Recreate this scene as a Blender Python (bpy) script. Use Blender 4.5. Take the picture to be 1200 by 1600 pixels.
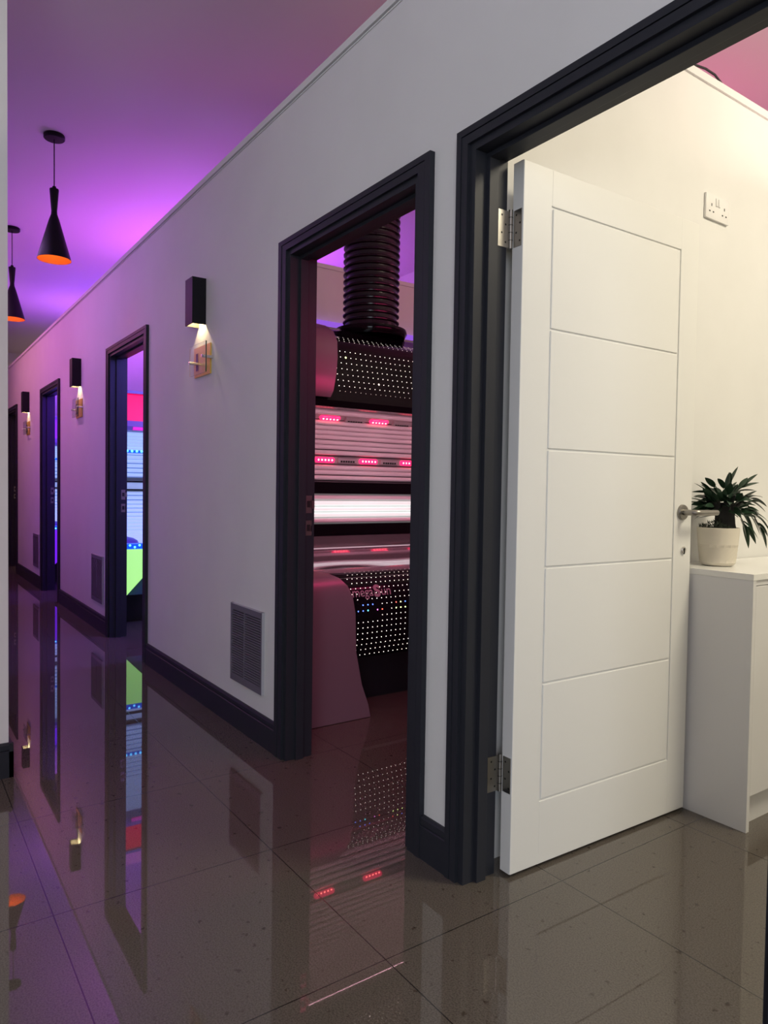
import bpy, math, random
from mathutils import Vector, Matrix
PI = math.pi
random.seed(7)
for o in list(bpy.data.objects):
    bpy.data.objects.remove(o)
S = bpy.context.scene
COL = S.collection

# ---------------------------------------------------------------- camera
cd = bpy.data.cameras.new('camera'); co = bpy.data.objects.new('camera', cd); COL.objects.link(co)
cd.sensor_fit = 'HORIZONTAL'; cd.sensor_width = 36.0; cd.lens = 1109.81 / 1200 * 36.0
cd.clip_start = 0.02; cd.clip_end = 60
R = Vector((0.57190315, 0.82018903, 0.01472233)); U = Vector((-0.03416117, 0.00588084, 0.99939903))
F = Vector((-0.81960954, 0.57206239, -0.03138189)); CAM = Vector((0, -1.29101822, 1.083))
co.matrix_world = Matrix(((R.x, U.x, -F.x, CAM.x), (R.y, U.y, -F.y, CAM.y), (R.z, U.z, -F.z, CAM.z), (0, 0, 0, 1)))
S.camera = co

# ---------------------------------------------------------------- world, exposure
S.view_settings.view_transform = 'Standard'; S.view_settings.look = 'None'
S.view_settings.gamma = 1.0; S.view_settings.use_curve_mapping = False
S.view_settings.exposure = 0.0
w = bpy.data.worlds.new('world'); S.world = w; w.use_nodes = True
w.node_tree.nodes['Background'].inputs[0].default_value = (0.3, 0.3, 0.36, 1)
w.node_tree.nodes['Background'].inputs[1].default_value = 0.1

def aim(o, loc, to):
    o.location = loc
    o.rotation_euler = (Vector(to) - Vector(loc)).to_track_quat('-Z', 'Y').to_euler()

def area(name, loc, to, size, power, color, size_y=None, spread=None):
    l = bpy.data.lights.new(name, 'AREA'); l.energy = power; l.color = color; l.size = size
    if size_y:
        l.shape = 'RECTANGLE'; l.size_y = size_y
    if spread: l.spread = spread
    o = bpy.data.objects.new(name, l); COL.objects.link(o); aim(o, loc, to); return o

# daylight of the reception behind the camera
area('reception_daylight', (2.8, -3.4, 1.7), (-2.0, 0.0, 1.4), 2.4, 104, (0.82, 0.90, 1.0), 2.4)
area('reception_ceiling_light', (1.6, -2.4, 3.1), (1.2, -2.3, 0), 1.2, 20, (1.0, 0.80, 0.74))
area('reception_ceiling_fill', (-0.5, -1.8, 2.6), (-0.7, -1.75, 3.2), 0.6, 6, (0.84, 0.74, 1.0))  # added fill lifting the ceiling and upper walls, no lamp stands here
# warm ceiling lamp of the right-hand room
area('right_room_light', (0.2, 1.5, 3.0), (-0.5, 1.5, 0), 0.7, 50, (1.0, 0.90, 0.68))
# coloured mood light above the tanning beds, washing the ceiling
area('room_mood_light', (-2.4, 2.2, 2.25), (-2.5, 2.0, 3.2), 0.5, 7, (1.0, 0.18, 0.40), 0.9)
area('right_room_ceiling_fill', (-0.9, 1.7, 2.3), (-0.9, 1.6, 3.2), 0.6, 5, (1.0, 0.70, 0.62))  # upward fill added to brighten the ceiling of the right-hand room
area('room_mood_light', (-5.9, 1.2, 2.20), (-5.9, 0.9, 3.2), 0.9, 30, (0.52, 0.10, 1.0), 1.8)
area('room_mood_light', (-6.4, 0.55, 2.30), (-6.4, 0.35, 3.2), 0.2, 2.2, (1.0, 0.18, 0.70), 0.4)
area('room_mood_light', (-8.8, 1.3, 2.20), (-8.8, 1.0, 3.2), 0.9, 23, (0.34, 0.08, 1.0), 1.8)
area('room_mood_light', (-9.0, 0.5, 2.30), (-9.0, 0.3, 3.2), 0.2, 3, (1.0, 0.25, 0.85), 0.4)
area('corridor_end_light', (-11.6, 1.3, 2.9), (-11.6, 0.9, 0), 0.5, 16, (1.0, 0.66, 0.45))
# unseen coloured fill added by each near partition, tinting jambs and bed fronts
area('room_fill_light', (-1.68, 1.1, 1.9), (-3.2, 1.1, 0.3), 1.5, 8, (1.0, 0.06, 0.24), 0.12)
area('room_fill_light', (-4.42, 1.0, 2.1), (-6.0, 1.0, 0.6), 1.5, 30, (0.22, 0.16, 1.0), 0.12)
area('room_fill_light', (-7.17, 1.0, 2.1), (-8.7, 1.0, 0.6), 1.5, 36, (0.22, 0.05, 1.0), 0.12)
# unseen fill added beside the left corridor wall to colour the wall opposite
for _x, _c, _p in ((-5.3, (0.66, 0.34, 1.0), 5.0), (-6.9, (0.92, 0.24, 0.80), 8), (-8.8, (1.0, 0.32, 0.40), 8.5)):
    area('corridor_fill_light', (_x, -0.90, 2.75), (_x, 0.0, 0.9), 2.0, _p, _c, 0.06)

# ---------------------------------------------------------------- materials
def mat(name, color, rough=0.5, metal=0.0, emit=None, estr=0.0, spec=0.5, coat=0.0, bump=0.0, bscale=60.0, trans=0.0, ior=1.45, var=0.0, vscale=4.0):
    m = bpy.data.materials.new(name); m.use_nodes = True
    nt = m.node_tree; b = nt.nodes['Principled BSDF']
    b.inputs['Base Color'].default_value = (*color, 1); b.inputs['Roughness'].default_value = rough
    b.inputs['Metallic'].default_value = metal; b.inputs['Specular IOR Level'].default_value = spec
    b.inputs['Coat Weight'].default_value = coat; b.inputs['Transmission Weight'].default_value = trans
    b.inputs['IOR'].default_value = ior
    if emit:
        b.inputs['Emission Color'].default_value = (*emit, 1); b.inputs['Emission Strength'].default_value = estr
    if bump or var:
        tc = nt.nodes.new('ShaderNodeTexCoord'); n = nt.nodes.new('ShaderNodeTexNoise')
        nt.links.new(tc.outputs['Object'], n.inputs['Vector'])
        n.inputs['Scale'].default_value = bscale; n.inputs['Detail'].default_value = 3
        if bump:
            bp = nt.nodes.new('ShaderNodeBump'); bp.inputs['Strength'].default_value = bump; bp.inputs['Distance'].default_value = 0.002
            nt.links.new(n.outputs['Fac'], bp.inputs['Height']); nt.links.new(bp.outputs['Normal'], b.inputs['Normal'])
        if var:
            n2 = nt.nodes.new('ShaderNodeTexNoise'); n2.inputs['Scale'].default_value = vscale; n2.inputs['Detail'].default_value = 4
            nt.links.new(tc.outputs['Object'], n2.inputs['Vector'])
            r = nt.nodes.new('ShaderNodeValToRGB')
            r.color_ramp.elements[0].position = 0.3; r.color_ramp.elements[1].position = 0.7
            r.color_ramp.elements[0].color = tuple(c * (1 - var) for c in color) + (1,)
            r.color_ramp.elements[1].color = tuple(min(1, c * (1 + var)) for c in color) + (1,)
            nt.links.new(n2.outputs['Fac'], r.inputs['Fac']); nt.links.new(r.outputs['Color'], b.inputs['Base Color'])
    return m

M = {}
M['wall'] = mat('wall_paint', (0.74, 0.74, 0.73), 0.6, bump=0.08, bscale=25, var=0.02, spec=0.3)
M['ceiling'] = mat('ceiling_paint', (0.72, 0.70, 0.70), 0.8, bump=0.05, bscale=20, spec=0.2)
M['frame'] = mat('anthracite_paint', (0.022, 0.024, 0.032), 0.48, spec=0.28, bump=0.05, bscale=30)
M['door'] = mat('white_door_paint', (0.76, 0.76, 0.74), 0.42, bump=0.03, bscale=60)
M['cab'] = mat('white_gloss_lacquer', (0.70, 0.70, 0.71), 0.12)
M['cabtop'] = mat('white_laminate', (0.8, 0.8, 0.78), 0.2)
M['steel'] = mat('brushed_steel', (0.30, 0.285, 0.26), 0.34, 1.0, bump=0.05, bscale=120)
M['chrome'] = mat('chrome', (0.75, 0.73, 0.70), 0.12, 1.0)
M['dark'] = mat('dark_hole', (0.006, 0.006, 0.007), 0.6)
M['blackshade'] = mat('black_shade_paint', (0.003, 0.003, 0.004), 0.45, spec=0.25)
M['copper'] = mat('copper_lining', (0.85, 0.36, 0.08), 0.35, 0.6)
M['sconce'] = mat('black_powder_coat', (0.005, 0.005, 0.008), 0.5, spec=0.3)
M['sconce_in'] = mat('sconce_inside', (0.05, 0.045, 0.035), 0.6)
M['gold'] = mat('gold_mirror_plate', (0.78, 0.52, 0.09), 0.3, 0.35)
M['glass'] = mat('clear_acrylic', (0.95, 1.0, 0.97), 0.02, trans=1.0, ior=1.2)
M['glassedge'] = mat('green_glass_edge', (0.03, 0.10, 0.05), 0.15)
M['vent'] = mat('vent_plastic', (0.15, 0.14, 0.17), 0.5)
M['ventlit'] = mat('vent_plastic_lit_edge', (0.42, 0.42, 0.46), 0.5)  # lighter copy of the vent plastic, painting light on top and right edges
M['socket'] = mat('socket_plastic', (0.80, 0.79, 0.78), 0.3)
M['pot'] = mat('cream_ceramic', (0.70, 0.65, 0.56), 0.5, bump=0.05, bscale=80)
M['bark'] = mat('ficus_bark', (0.020, 0.020, 0.020), 0.8, bump=0.8, bscale=40, var=0.5, vscale=20)
M['moss'] = mat('dark_moss', (0.035, 0.045, 0.03), 0.95, bump=1, bscale=150, var=0.5, vscale=60)
M['leaf'] = mat('ficus_leaf', (0.020, 0.048, 0.026), 0.32, var=0.35, vscale=14)
M['blk'] = mat('gloss_black_plastic', (0.004, 0.003, 0.005), 0.12, spec=0.18)
M['blkm'] = mat('matt_black_plastic', (0.010, 0.009, 0.014), 0.5)
M['duct'] = mat('black_duct_plastic', (0.012, 0.009, 0.014), 0.22)
M['silver'] = mat('metallic_silver_plastic', (0.24, 0.155, 0.195), 0.34, 0.35)
M['acry'] = mat('smoky_acrylic_bench', (0.46, 0.36, 0.42), 0.07, 0.75)
M['tube'] = mat('white_lamp_tube', (0.92, 0.83, 0.86), 0.30)
M['tubeback'] = mat('lamp_reflector', (0.10, 0.07, 0.085), 0.5)
M['lit'] = mat('lit_white_tube', (0.9, 0.9, 0.9), 0.3, emit=(0.88, 1.0, 0.95), estr=0.60)
M['lit2'] = mat('lit_white_reflector', (0.6, 0.6, 0.6), 0.3, emit=(0.90, 0.95, 0.90), estr=0.08)
M['podred'] = mat('red_light_lens', (0.5, 0.01, 0.03), 0.2, emit=(1.0, 0.02, 0.12), estr=2.2)
M['ledred'] = mat('red_light_diode', (1, 0.3, 0.3), 0.2, emit=(1.0, 0.16, 0.14), estr=12.0)
M['podgrey'] = mat('grey_vent_insert', (0.50, 0.44, 0.46), 0.28, 0.2)
M['dot'] = mat('dot_light_white', (1, 1, 1), 0.3, emit=(1.0, 0.90, 0.78), estr=3.5)
M['dotblue'] = mat('dot_light_blue', (0.2, 0.3, 1), 0.3, emit=(0.10, 0.22, 1.0), estr=3.0)
M['dotcyan'] = mat('dot_light_cyan', (0.2, 1, 1), 0.3, emit=(0.1, 0.85, 1.0), estr=4.0)
M['dotpink'] = mat('dot_light_magenta', (1, 0.2, 1), 0.3, emit=(1.0, 0.22, 0.95), estr=3.0)
M['dotgreen'] = mat('dot_light_yellow_green', (0.8, 1, 0.3), 0.3, emit=(0.80, 1.0, 0.35), estr=4.0)
M['dotred'] = mat('dot_light_red', (1, 0.2, 0.1), 0.3, emit=(1.0, 0.12, 0.08), estr=3.0)
M['logo'] = mat('logo_print', (0.36, 0.20, 0.26), 0.4)
M['violet'] = mat('violet_painted_glow', (0.2, 0.1, 0.5), 0.4, emit=(0.22, 0.08, 0.62), estr=1.0)  # emission stands in for violet light falling above the bed
M['digit'] = mat('brown_digit_print', (0.05, 0.015, 0.02), 0.5)
M['green'] = mat('lime_lit_panel', (0.3, 0.6, 0.2), 0.3, emit=(0.42, 0.95, 0.22), estr=0.9)
M['redpanel'] = mat('red_lit_panel', (0.2, 0.0, 0.01), 0.4, emit=(1.0, 0.0, 0.09), estr=1.0)
M['pinkpanel'] = mat('pink_lit_rim', (0.5, 0.02, 0.3), 0.4, emit=(0.9, 0.02, 0.45), estr=0.7)
M['blutube'] = mat('blue_white_lamp_tube', (0.7, 0.75, 0.85), 0.3, emit=(0.42, 0.58, 1.0), estr=0.45)
M['blutubeback'] = mat('blue_lamp_reflector', (0.3, 0.35, 0.5), 0.3, emit=(0.20, 0.32, 0.75), estr=0.3)
M['blueled'] = mat('blue_light_diode', (0.2, 0.5, 1), 0.3, emit=(0.10, 0.55, 1.0), estr=3.0)
M['bluerail'] = mat('blue_light_rail', (0.02, 0.1, 0.5), 0.3, emit=(0.0, 0.10, 0.75), estr=0.8)
M['grey'] = mat('blue_grey_plastic', (0.25, 0.25, 0.42), 0.35)
M['teal'] = mat('dark_teal_plastic', (0.04, 0.09, 0.12), 0.4)
M['cushion'] = mat('purple_vinyl_cushion', (0.14, 0.07, 0.42), 0.35)
M['violetlit'] = mat('violet_lit_panel', (0.3, 0.05, 0.8), 0.35, emit=(0.22, 0.02, 0.85), estr=0.7)

def floor_mat():
    m = bpy.data.materials.new('polished_taupe_tile'); m.use_nodes = True
    nt = m.node_tree; N = nt.nodes; L = nt.links; b = N['Principled BSDF']
    tc = N.new('ShaderNodeTexCoord'); sep = N.new('ShaderNodeSeparateXYZ'); L.new(tc.outputs['Object'], sep.inputs[0])
    outs = []
    for ax, off in (('X', 1.305), ('Y', 0.357)):
        a = N.new('ShaderNodeMath'); a.operation = 'ADD'; a.inputs[1].default_value = off + 60.0
        L.new(sep.outputs[ax], a.inputs[0])
        d = N.new('ShaderNodeMath'); d.operation = 'DIVIDE'; d.inputs[1].default_value = 0.6; L.new(a.outputs[0], d.inputs[0])
        p = N.new('ShaderNodeMath'); p.operation = 'PINGPONG'; p.inputs[1].default_value = 0.5; L.new(d.outputs[0], p.inputs[0])
        c = N.new('ShaderNodeMath'); c.operation = 'LESS_THAN'; c.inputs[1].default_value = 0.0024; L.new(p.outputs[0], c.inputs[0])
        outs.append(c)
    mx = N.new('ShaderNodeMath'); mx.operation = 'MAXIMUM'; L.new(outs[0].outputs[0], mx.inputs[0]); L.new(outs[1].outputs[0], mx.inputs[1])
    n1 = N.new('ShaderNodeTexNoise'); n1.inputs['Scale'].default_value = 260; n1.inputs['Detail'].default_value = 2; L.new(tc.outputs['Object'], n1.inputs['Vector'])
    r1 = N.new('ShaderNodeValToRGB'); r1.color_ramp.elements[0].position = 0.30; r1.color_ramp.elements[1].position = 0.62
    r1.color_ramp.elements[0].color = (0.070, 0.058, 0.048, 1); r1.color_ramp.elements[1].color = (0.118, 0.102, 0.086, 1)
    L.new(n1.outputs['Fac'], r1.inputs['Fac'])
    n2 = N.new('ShaderNodeTexNoise'); n2.inputs['Scale'].default_value = 45; n2.inputs['Detail'].default_value = 4; L.new(tc.outputs['Object'], n2.inputs['Vector'])
    r2 = N.new('ShaderNodeValToRGB'); r2.color_ramp.elements[0].position = 0.28; r2.color_ramp.elements[1].position = 0.36
    r2.color_ramp.elements[0].color = (0.55, 0.5, 0.45, 1); r2.color_ramp.elements[1].color = (1, 1, 1, 1)
    L.new(n2.outputs['Fac'], r2.inputs['Fac'])
    mu = N.new('ShaderNodeMixRGB'); mu.blend_type = 'MULTIPLY'; mu.inputs[0].default_value = 1; L.new(r1.outputs[0], mu.inputs[1]); L.new(r2.outputs[0], mu.inputs[2])
    mg = N.new('ShaderNodeMixRGB'); L.new(mx.outputs[0], mg.inputs[0]); L.new(mu.outputs[0], mg.inputs[1]); mg.inputs[2].default_value = (0.022, 0.019, 0.017, 1)
    L.new(mg.outputs[0], b.inputs['Base Color'])
    ra = N.new('ShaderNodeMath'); ra.operation = 'MULTIPLY_ADD'; ra.inputs[1].default_value = 0.10; ra.inputs[2].default_value = 0.015
    L.new(mx.outputs[0], ra.inputs[0]); L.new(ra.outputs[0], b.inputs['Roughness'])
    b.inputs['IOR'].default_value = 1.56; b.inputs['Specular IOR Level'].default_value = 0.6
    return m
M['floor'] = floor_mat()

# ---------------------------------------------------------------- mesh builder
class MB:
    def __init__(s): s.v = []; s.f = []; s.m = []
    def add(s, vs, fs, mi=0):
        o = len(s.v); s.v += [tuple(v) for v in vs]; s.f += [tuple(i + o for i in f) for f in fs]; s.m += [mi] * len(fs)
    def box(s, a, b, mi=0, bev=0.0):
        x0, y0, z0 = (min(a[i], b[i]) for i in range(3)); x1, y1, z1 = (max(a[i], b[i]) for i in range(3))
        if bev <= 0:
            s.add([(x0, y0, z0), (x1, y0, z0), (x1, y1, z0), (x0, y1, z0), (x0, y0, z1), (x1, y0, z1), (x1, y1, z1), (x0, y1, z1)],
                  [(0, 3, 2, 1), (4, 5, 6, 7), (0, 1, 5, 4), (1, 2, 6, 5), (2, 3, 7, 6), (3, 0, 4, 7)], mi)
            return s
        import bmesh
        bm = bmesh.new(); bmesh.ops.create_cube(bm, size=1.0)
        for v in bm.verts:
            v.co = Vector(((x0 + x1) / 2 + v.co.x * (x1 - x0), (y0 + y1) / 2 + v.co.y * (y1 - y0), (z0 + z1) / 2 + v.co.z * (z1 - z0)))
        bev = min(bev, 0.45 * min(x1 - x0, y1 - y0, z1 - z0))
        bmesh.ops.bevel(bm, geom=list(bm.edges), offset=bev, segments=2, affect='EDGES', profile=0.5)
        bm.verts.index_update()
        s.add([v.co[:] for v in bm.verts], [tuple(v.index for v in f.verts) for f in bm.faces], mi); bm.free()
        return s
    def grid(s, rows, closed=False, mi=0, cap=False):
        n = len(rows[0]); vs = [p for r in rows for p in r]; fs = []
        for i in range(len(rows) - 1):
            for j in range(n if closed else n - 1):
                k = (j + 1) % n
                fs.append((i * n + j, i * n + k, (i + 1) * n + k, (i + 1) * n + j))
        if cap:
            fs.append(tuple(range(n))[::-1]); fs.append(tuple((len(rows) - 1) * n + j for j in range(n)))
        s.add(vs, fs, mi); return s
    def lathe(s, prof, c=(0, 0, 0), n=32, mi=0, axis='Z', cap=False):
        rows = []
        for r, h in prof:
            row = []
            for k in range(n):
                a = 2 * PI * k / n; p = (r * math.cos(a), r * math.sin(a), h)
                if axis == 'Y': p = (p[0], p[2], p[1])
                if axis == 'X': p = (p[2], p[0], p[1])
                row.append((c[0] + p[0], c[1] + p[1], c[2] + p[2]))
            rows.append(row)
        return s.grid(rows, True, mi, cap)
    def tube(s, pts, r, n=10, mi=0):
        rows = []; P = [Vector(p) for p in pts]
        rr = r if isinstance(r, (list, tuple)) else [r] * len(P)
        for i, p in enumerate(P):
            t = (P[min(i + 1, len(P) - 1)] - P[max(i - 1, 0)]).normalized()
            a = t.orthogonal().normalized() if i == 0 else (a - t * a.dot(t)).normalized()
            b = t.cross(a)
            rows.append([tuple(p + (a * math.cos(2 * PI * k / n) + b * math.sin(2 * PI * k / n)) * rr[i]) for k in range(n)])
        return s.grid(rows, True, mi, True)
    def prism(s, poly, axis, a, b, mi=0):      # poly: list of 2D points, extruded on axis
        def P(u, v, t):
            return {'X': (t, u, v), 'Y': (u, t, v), 'Z': (u, v, t)}[axis]
        n = len(poly); vs = [P(u, v, a) for u, v in poly] + [P(u, v, b) for u, v in poly]
        fs = [(i, (i + 1) % n, n + (i + 1) % n, n + i) for i in range(n)] + [tuple(range(n))[::-1], tuple(range(n, 2 * n))]
        s.add(vs, fs, mi); return s
    def build(s, name, mats, parent=None, smooth=None, loc=None):
        if not isinstance(mats, (list, tuple)): mats = [mats]
        me = bpy.data.meshes.new(name); me.from_pydata(s.v, [], s.f)
        for m in mats: me.materials.append(m)
        me.polygons.foreach_set('material_index', s.m); me.update()
        import bmesh
        bm = bmesh.new(); bm.from_mesh(me); bmesh.ops.recalc_face_normals(bm, faces=bm.faces); bm.to_mesh(me); bm.free()
        if smooth is not None:
            me.polygons.foreach_set('use_smooth', [True] * len(me.polygons)); me.set_sharp_from_angle(angle=math.radians(smooth))
        o = bpy.data.objects.new(name, me); COL.objects.link(o)
        if parent:
            o.parent = parent
            o.matrix_parent_inverse = Matrix.Identity(4)
            par = Vector(parent.location); g = parent.parent
            while g: par += Vector(g.location); g = g.parent
            me.transform(Matrix.Translation(-par))
        return o

def tag(o, label=None, cat=None, group=None, kind=None):
    if label: o['label'] = label
    if cat: o['category'] = cat
    if group: o['group'] = group
    if kind: o['kind'] = kind
    return o
def thing(name, loc, label, cat, group=None):
    o = bpy.data.objects.new(name, None); COL.objects.link(o); o.location = loc; o.empty_display_size = 0.1
    return tag(o, label, cat, group)
def struct(name, mb, m, label=None, cat=None, smooth=None):
    return tag(mb.build(name, m, smooth=smooth), label, cat, None, 'structure')
def copy_tree(o, parent=None):
    c = o.copy(); COL.objects.link(c)
    if parent: c.parent = parent
    for ch in list(o.children): copy_tree(ch, c)
    return c

# ---------------------------------------------------------------- shell
CZ = 3.2; WT = 2.6
XE = -13.0
struct('floor', MB().box((XE, -4.2, -0.06), (3.4, 3.0, 0)), M['floor'], 'polished taupe stone floor tiles of the corridor and rooms', 'floor')
struct('ceiling', MB().box((XE, -4.2, CZ), (3.4, 3.0, CZ + 0.08)), M['ceiling'], 'high plain ceiling washed with violet and pink light', 'ceiling')
doors = [(-2.582, -1.6204), (-5.3145, -4.3465), (-7.999, -7.0365), (-10.60, -9.6368)]   # casing outer edges
CW = 0.060; HZ = 2.0533
big = (-1.5043, -0.572, 0.043)
mb = MB(); x = XE
holes = []
for a, b in reversed(doors): holes.append((a + CW + 0.0, b - CW - 0.0, HZ - 0.043))
holes.append((-1.461, -0.618, HZ - 0.043))
for a, b, hz in holes:
    mb.box((x, 0, 0), (a, 0.1, WT)); mb.box((a, 0, hz), (b, 0.1, WT)); x = b
mb.box((x, 0, 0), (3.4, 0.1, WT))
struct('wall_right', mb, M['wall'], 'white corridor wall with the dark door frames, stopping short of the ceiling', 'wall')
struct('trim_1', MB().box((XE, -0.010, WT - 0.022), (3.4, 0.0, WT + 0.004)).box((XE, -0.004, WT - 0.030), (3.4, 0, WT - 0.026)), M['wall'],
       'thin white capping strip along the top of the corridor wall', 'trim')
struct('wall_left', MB().box((XE, -1.05, 0), (-2.9226, -0.9315, CZ)).box((-3.04, -4.2, 0), (-2.9226, -1.05, CZ)), M['wall'],
       'white end face of the left corridor wall at the edge of the view', 'wall')
struct('wall_back', MB().box((XE, 2.9, 0), (3.4, 3.0, CZ)), M['wall'], 'far wall behind the tanning rooms', 'wall')
struct('wall_end', MB().box((XE, -1.05, 0), (XE + 0.1, 0.0, CZ)).box((XE, 0.0, 0), (XE + 0.1, 3.0, CZ)), M['wall'], 'wall closing the far end of the corridor', 'wall')
struct('wall_east', MB().box((3.3, -4.2, 0), (3.4, 3.0, CZ)).box((1.2, 0.1, 0), (1.3, 2.9, CZ)), M['wall'], 'wall on the near side of the reception', 'wall')
struct('wall_south', MB().box((-3.04, -4.2, 0), (3.4, -4.1, CZ)), M['wall'], 'reception wall behind the viewer', 'wall')
M['wallroom'] = mat('wall_paint_warm_room', (0.76, 0.74, 0.68), 0.6, bump=0.08, bscale=25, spec=0.3)
for i, px in enumerate((-1.498, -4.23, -6.98, -9.72)):
    struct('wall_partition', MB().box((px - 0.1, 0.1, 0), (px, 2.9, WT)).box((px - 0.108, 0.1, WT - 0.025), (px + 0.008, 2.9, WT + 0.003)),
           M['wall'], ['white partition wall behind the open white door, with the socket', 'partition wall behind the dotted tanning bed',
                       'partition wall behind the lime-fronted tanning bed', 'partition wall behind the farthest tanning bed'][i], 'wall')

# skirting boards
def skirt(mb, x0, x1):
    prof = [(0, 0), (-0.015, 0), (-0.015, 0.096), (-0.011, 0.099), (-0.014, 0.103), (-0.014, 0.120), (-0.008, 0.1276), (0, 0.1276)]
    mb.prism(prof, 'X', x0, x1)
xs = [XE] + [e for d in reversed(doors) for e in d] + [-1.5043]
mb = MB()
for k in range(0, len(xs), 2): skirt(mb, xs[k], xs[k + 1])
skirt(mb, -0.572, 3.3)
struct('baseboard_right', mb, M['frame'], 'dark grey skirting along the corridor wall', 'skirting board')
mb = MB()
prof = [(0, 0), (0.015, 0), (0.015, 0.096), (0.011, 0.099), (0.014, 0.103), (0.014, 0.120), (0.008, 0.1276), (0, 0.1276)]
mb.prism([(-2.9226 + a, b) for a, b in prof], 'Y', -4.1, -0.9165)
mb.prism([(-0.9315 + a, b) for a, b in prof], 'X', -12.9, -2.9076)
struct('baseboard_left', mb, M['frame'], 'dark grey skirting at the end of the left corridor wall', 'skirting board')

# ---------------------------------------------------------------- door frames
def rect_ring(mb, x0, x1, z1, wd, y0, y1, mi=0):    # casing: two jambs and a head
    mb.box((x0, y0, 0), (x0 + wd, y1, z1 - wd)); mb.box((x1 - wd, y0, 0), (x1, y1, z1 - wd)); mb.box((x0, y0, z1 - wd), (x1, y1, z1))
def door_frame(name, x0, x1, cw, label, liningdepth=0.112, strikes=False, headw=0.043):
    root = thing(name, ((x0 + x1) / 2, 0.05, 0), label, 'door frame'); root['kind'] = 'structure'
    mb = MB(); t = 0.018
    o, i_ = x0, x0 + cw
    hi = HZ - headw
    def piece(a, b):           # a..b offset from the outer edge, y face
        pass
    # profiled casing: outer band, groove, inner band
    for (fa, fb, y) in ((0, 0.42, -t), (0.42, 0.47, -t + 0.006), (0.47, 1.0, -t + 0.002)):
        mb.box((x0 + cw * fa, y, 0), (x0 + cw * fb, 0, HZ - headw * fa))
        mb.box((x1 - cw * fb, y, 0), (x1 - cw * fa, 0, HZ - headw * fa))
        mb.box((x0 + cw * fb, y, HZ - headw * fb), (x1 - cw * fb, 0, HZ - headw * fa))
    mb.build('casing', M['frame'], root)
    lx0, lx1, lz = x0 + cw + 0.022, x1 - cw - 0.022, hi - 0.020
    if name == 'trim_2': lx1 = x1 - cw - 0.012
    mb = MB()
    mb.box((x0 + cw - 0.002, -0.006, 0), (lx0, liningdepth, lz)); mb.box((lx1, -0.006, 0), (x1 - cw + 0.002, liningdepth, lz))
    mb.box((x0 + cw - 0.002, -0.006, lz), (x1 - cw + 0.002, liningdepth, hi + 0.002))
    mb.build('lining', M['frame'], root)
    mb = MB()
    ys0, ys1 = 0.034, 0.068
    mb.box((lx0, ys0, 0), (lx0 + 0.013, ys1, lz - 0.013), bev=0.001); mb.box((lx1 - 0.013, ys0, 0), (lx1, ys1, lz - 0.013), bev=0.001)
    mb.box((lx0, ys0, lz - 0.013), (lx1, ys1, lz), bev=0.001)
    mb.build('door_stop', M['frame'], root)
    if strikes:
        for k, (za, zb) in enumerate(((0.985, 1.055), (0.895, 0.955))):
            m2 = MB(); X = lx0; 
            m2.box((X, 0.072, za), (X + 0.0015, 0.100, zb)); m2.box((X, 0.096, za + 0.018), (X + 0.0015, 0.1125, zb - 0.020) if k == 0 else (X + 0.0015, 0.1, zb - 0.020))
            m2.box((X + 0.0006, 0.078, (za + zb) / 2 - 0.012), (X + 0.0019, 0.093, (za + zb) / 2 + 0.014), 1)
            p = m2.build('strike_plate', [M['steel'], M['dark']], root); p['label'] = 'steel keep plate on the left jamb'
    return root, lx0, lx1, lz
lab = ['dark grey door frame of the nearest tanning room with the dotted bed', 'dark grey door frame of the second tanning room, lime light inside',
       'narrow dark grey door frame of the third tanning room, blue light inside', 'farthest dark door frame, cut by the left wall']
for i, (a, b) in enumerate(doors):
    door_frame('trim_%d' % (i + 3), a, b, CW, lab[i], strikes=True)
broot, blx0, blx1, blz = door_frame('trim_2', big[0], big[1], 0.043, 'large dark grey frame of the near doorway holding the white door')

# ---------------------------------------------------------------- white door leaf
ANG = 0.0201
LW, LH, LT = 0.8116, 1.975, 0.040
def leaf():
    root = MB()
    # local: s along the leaf (Y), face at x=0, body to -x
    base = [(-LT, 0, 0.0), (-0.004, LW, LH)]
    root.box(base[0], base[1])
    g = 0.006
    V = (0.111, 0.715); H = [0.186, 0.524, 0.858, 1.194, 1.532, 1.870]
    def plate(y0, y1, z0, z1): root.box((-0.006, y0, z0), (0, y1, z1), bev=0.0018)
    plate(0, V[0] - 0.0006, 0, LH); plate(V[1] + 0.0006, LW, 0, LH)
    plate(V[0], V[1], 0, H[0] - g / 2); plate(V[0], V[1], H[-1] + g / 2, LH)
    for q in V:
        root.box((-0.005, q - 0.003, 0.0005), (-0.0004, q + 0.003, H[0] - g)); root.box((-0.005, q - 0.003, H[-1] + g), (-0.0004, q + 0.003, LH - 0.0005))
    for a, b in zip(H[:-1], H[1:]): plate(V[0] + g, V[1] - g, a + g / 2, b - g / 2)
    return root
L = leaf().build('door_1', M['door'])
# fill the stile grooves outside the panel field so that they read as fine joints
tag(L, 'open white panelled door with horizontal grooves swung into the right-hand room', 'door', None, 'structure')
def leafpart(mb, name, m, label=None, smooth=None):
    o = mb.build(name, m, L, smooth=smooth)
    if label: o['label'] = label
    return o
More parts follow.
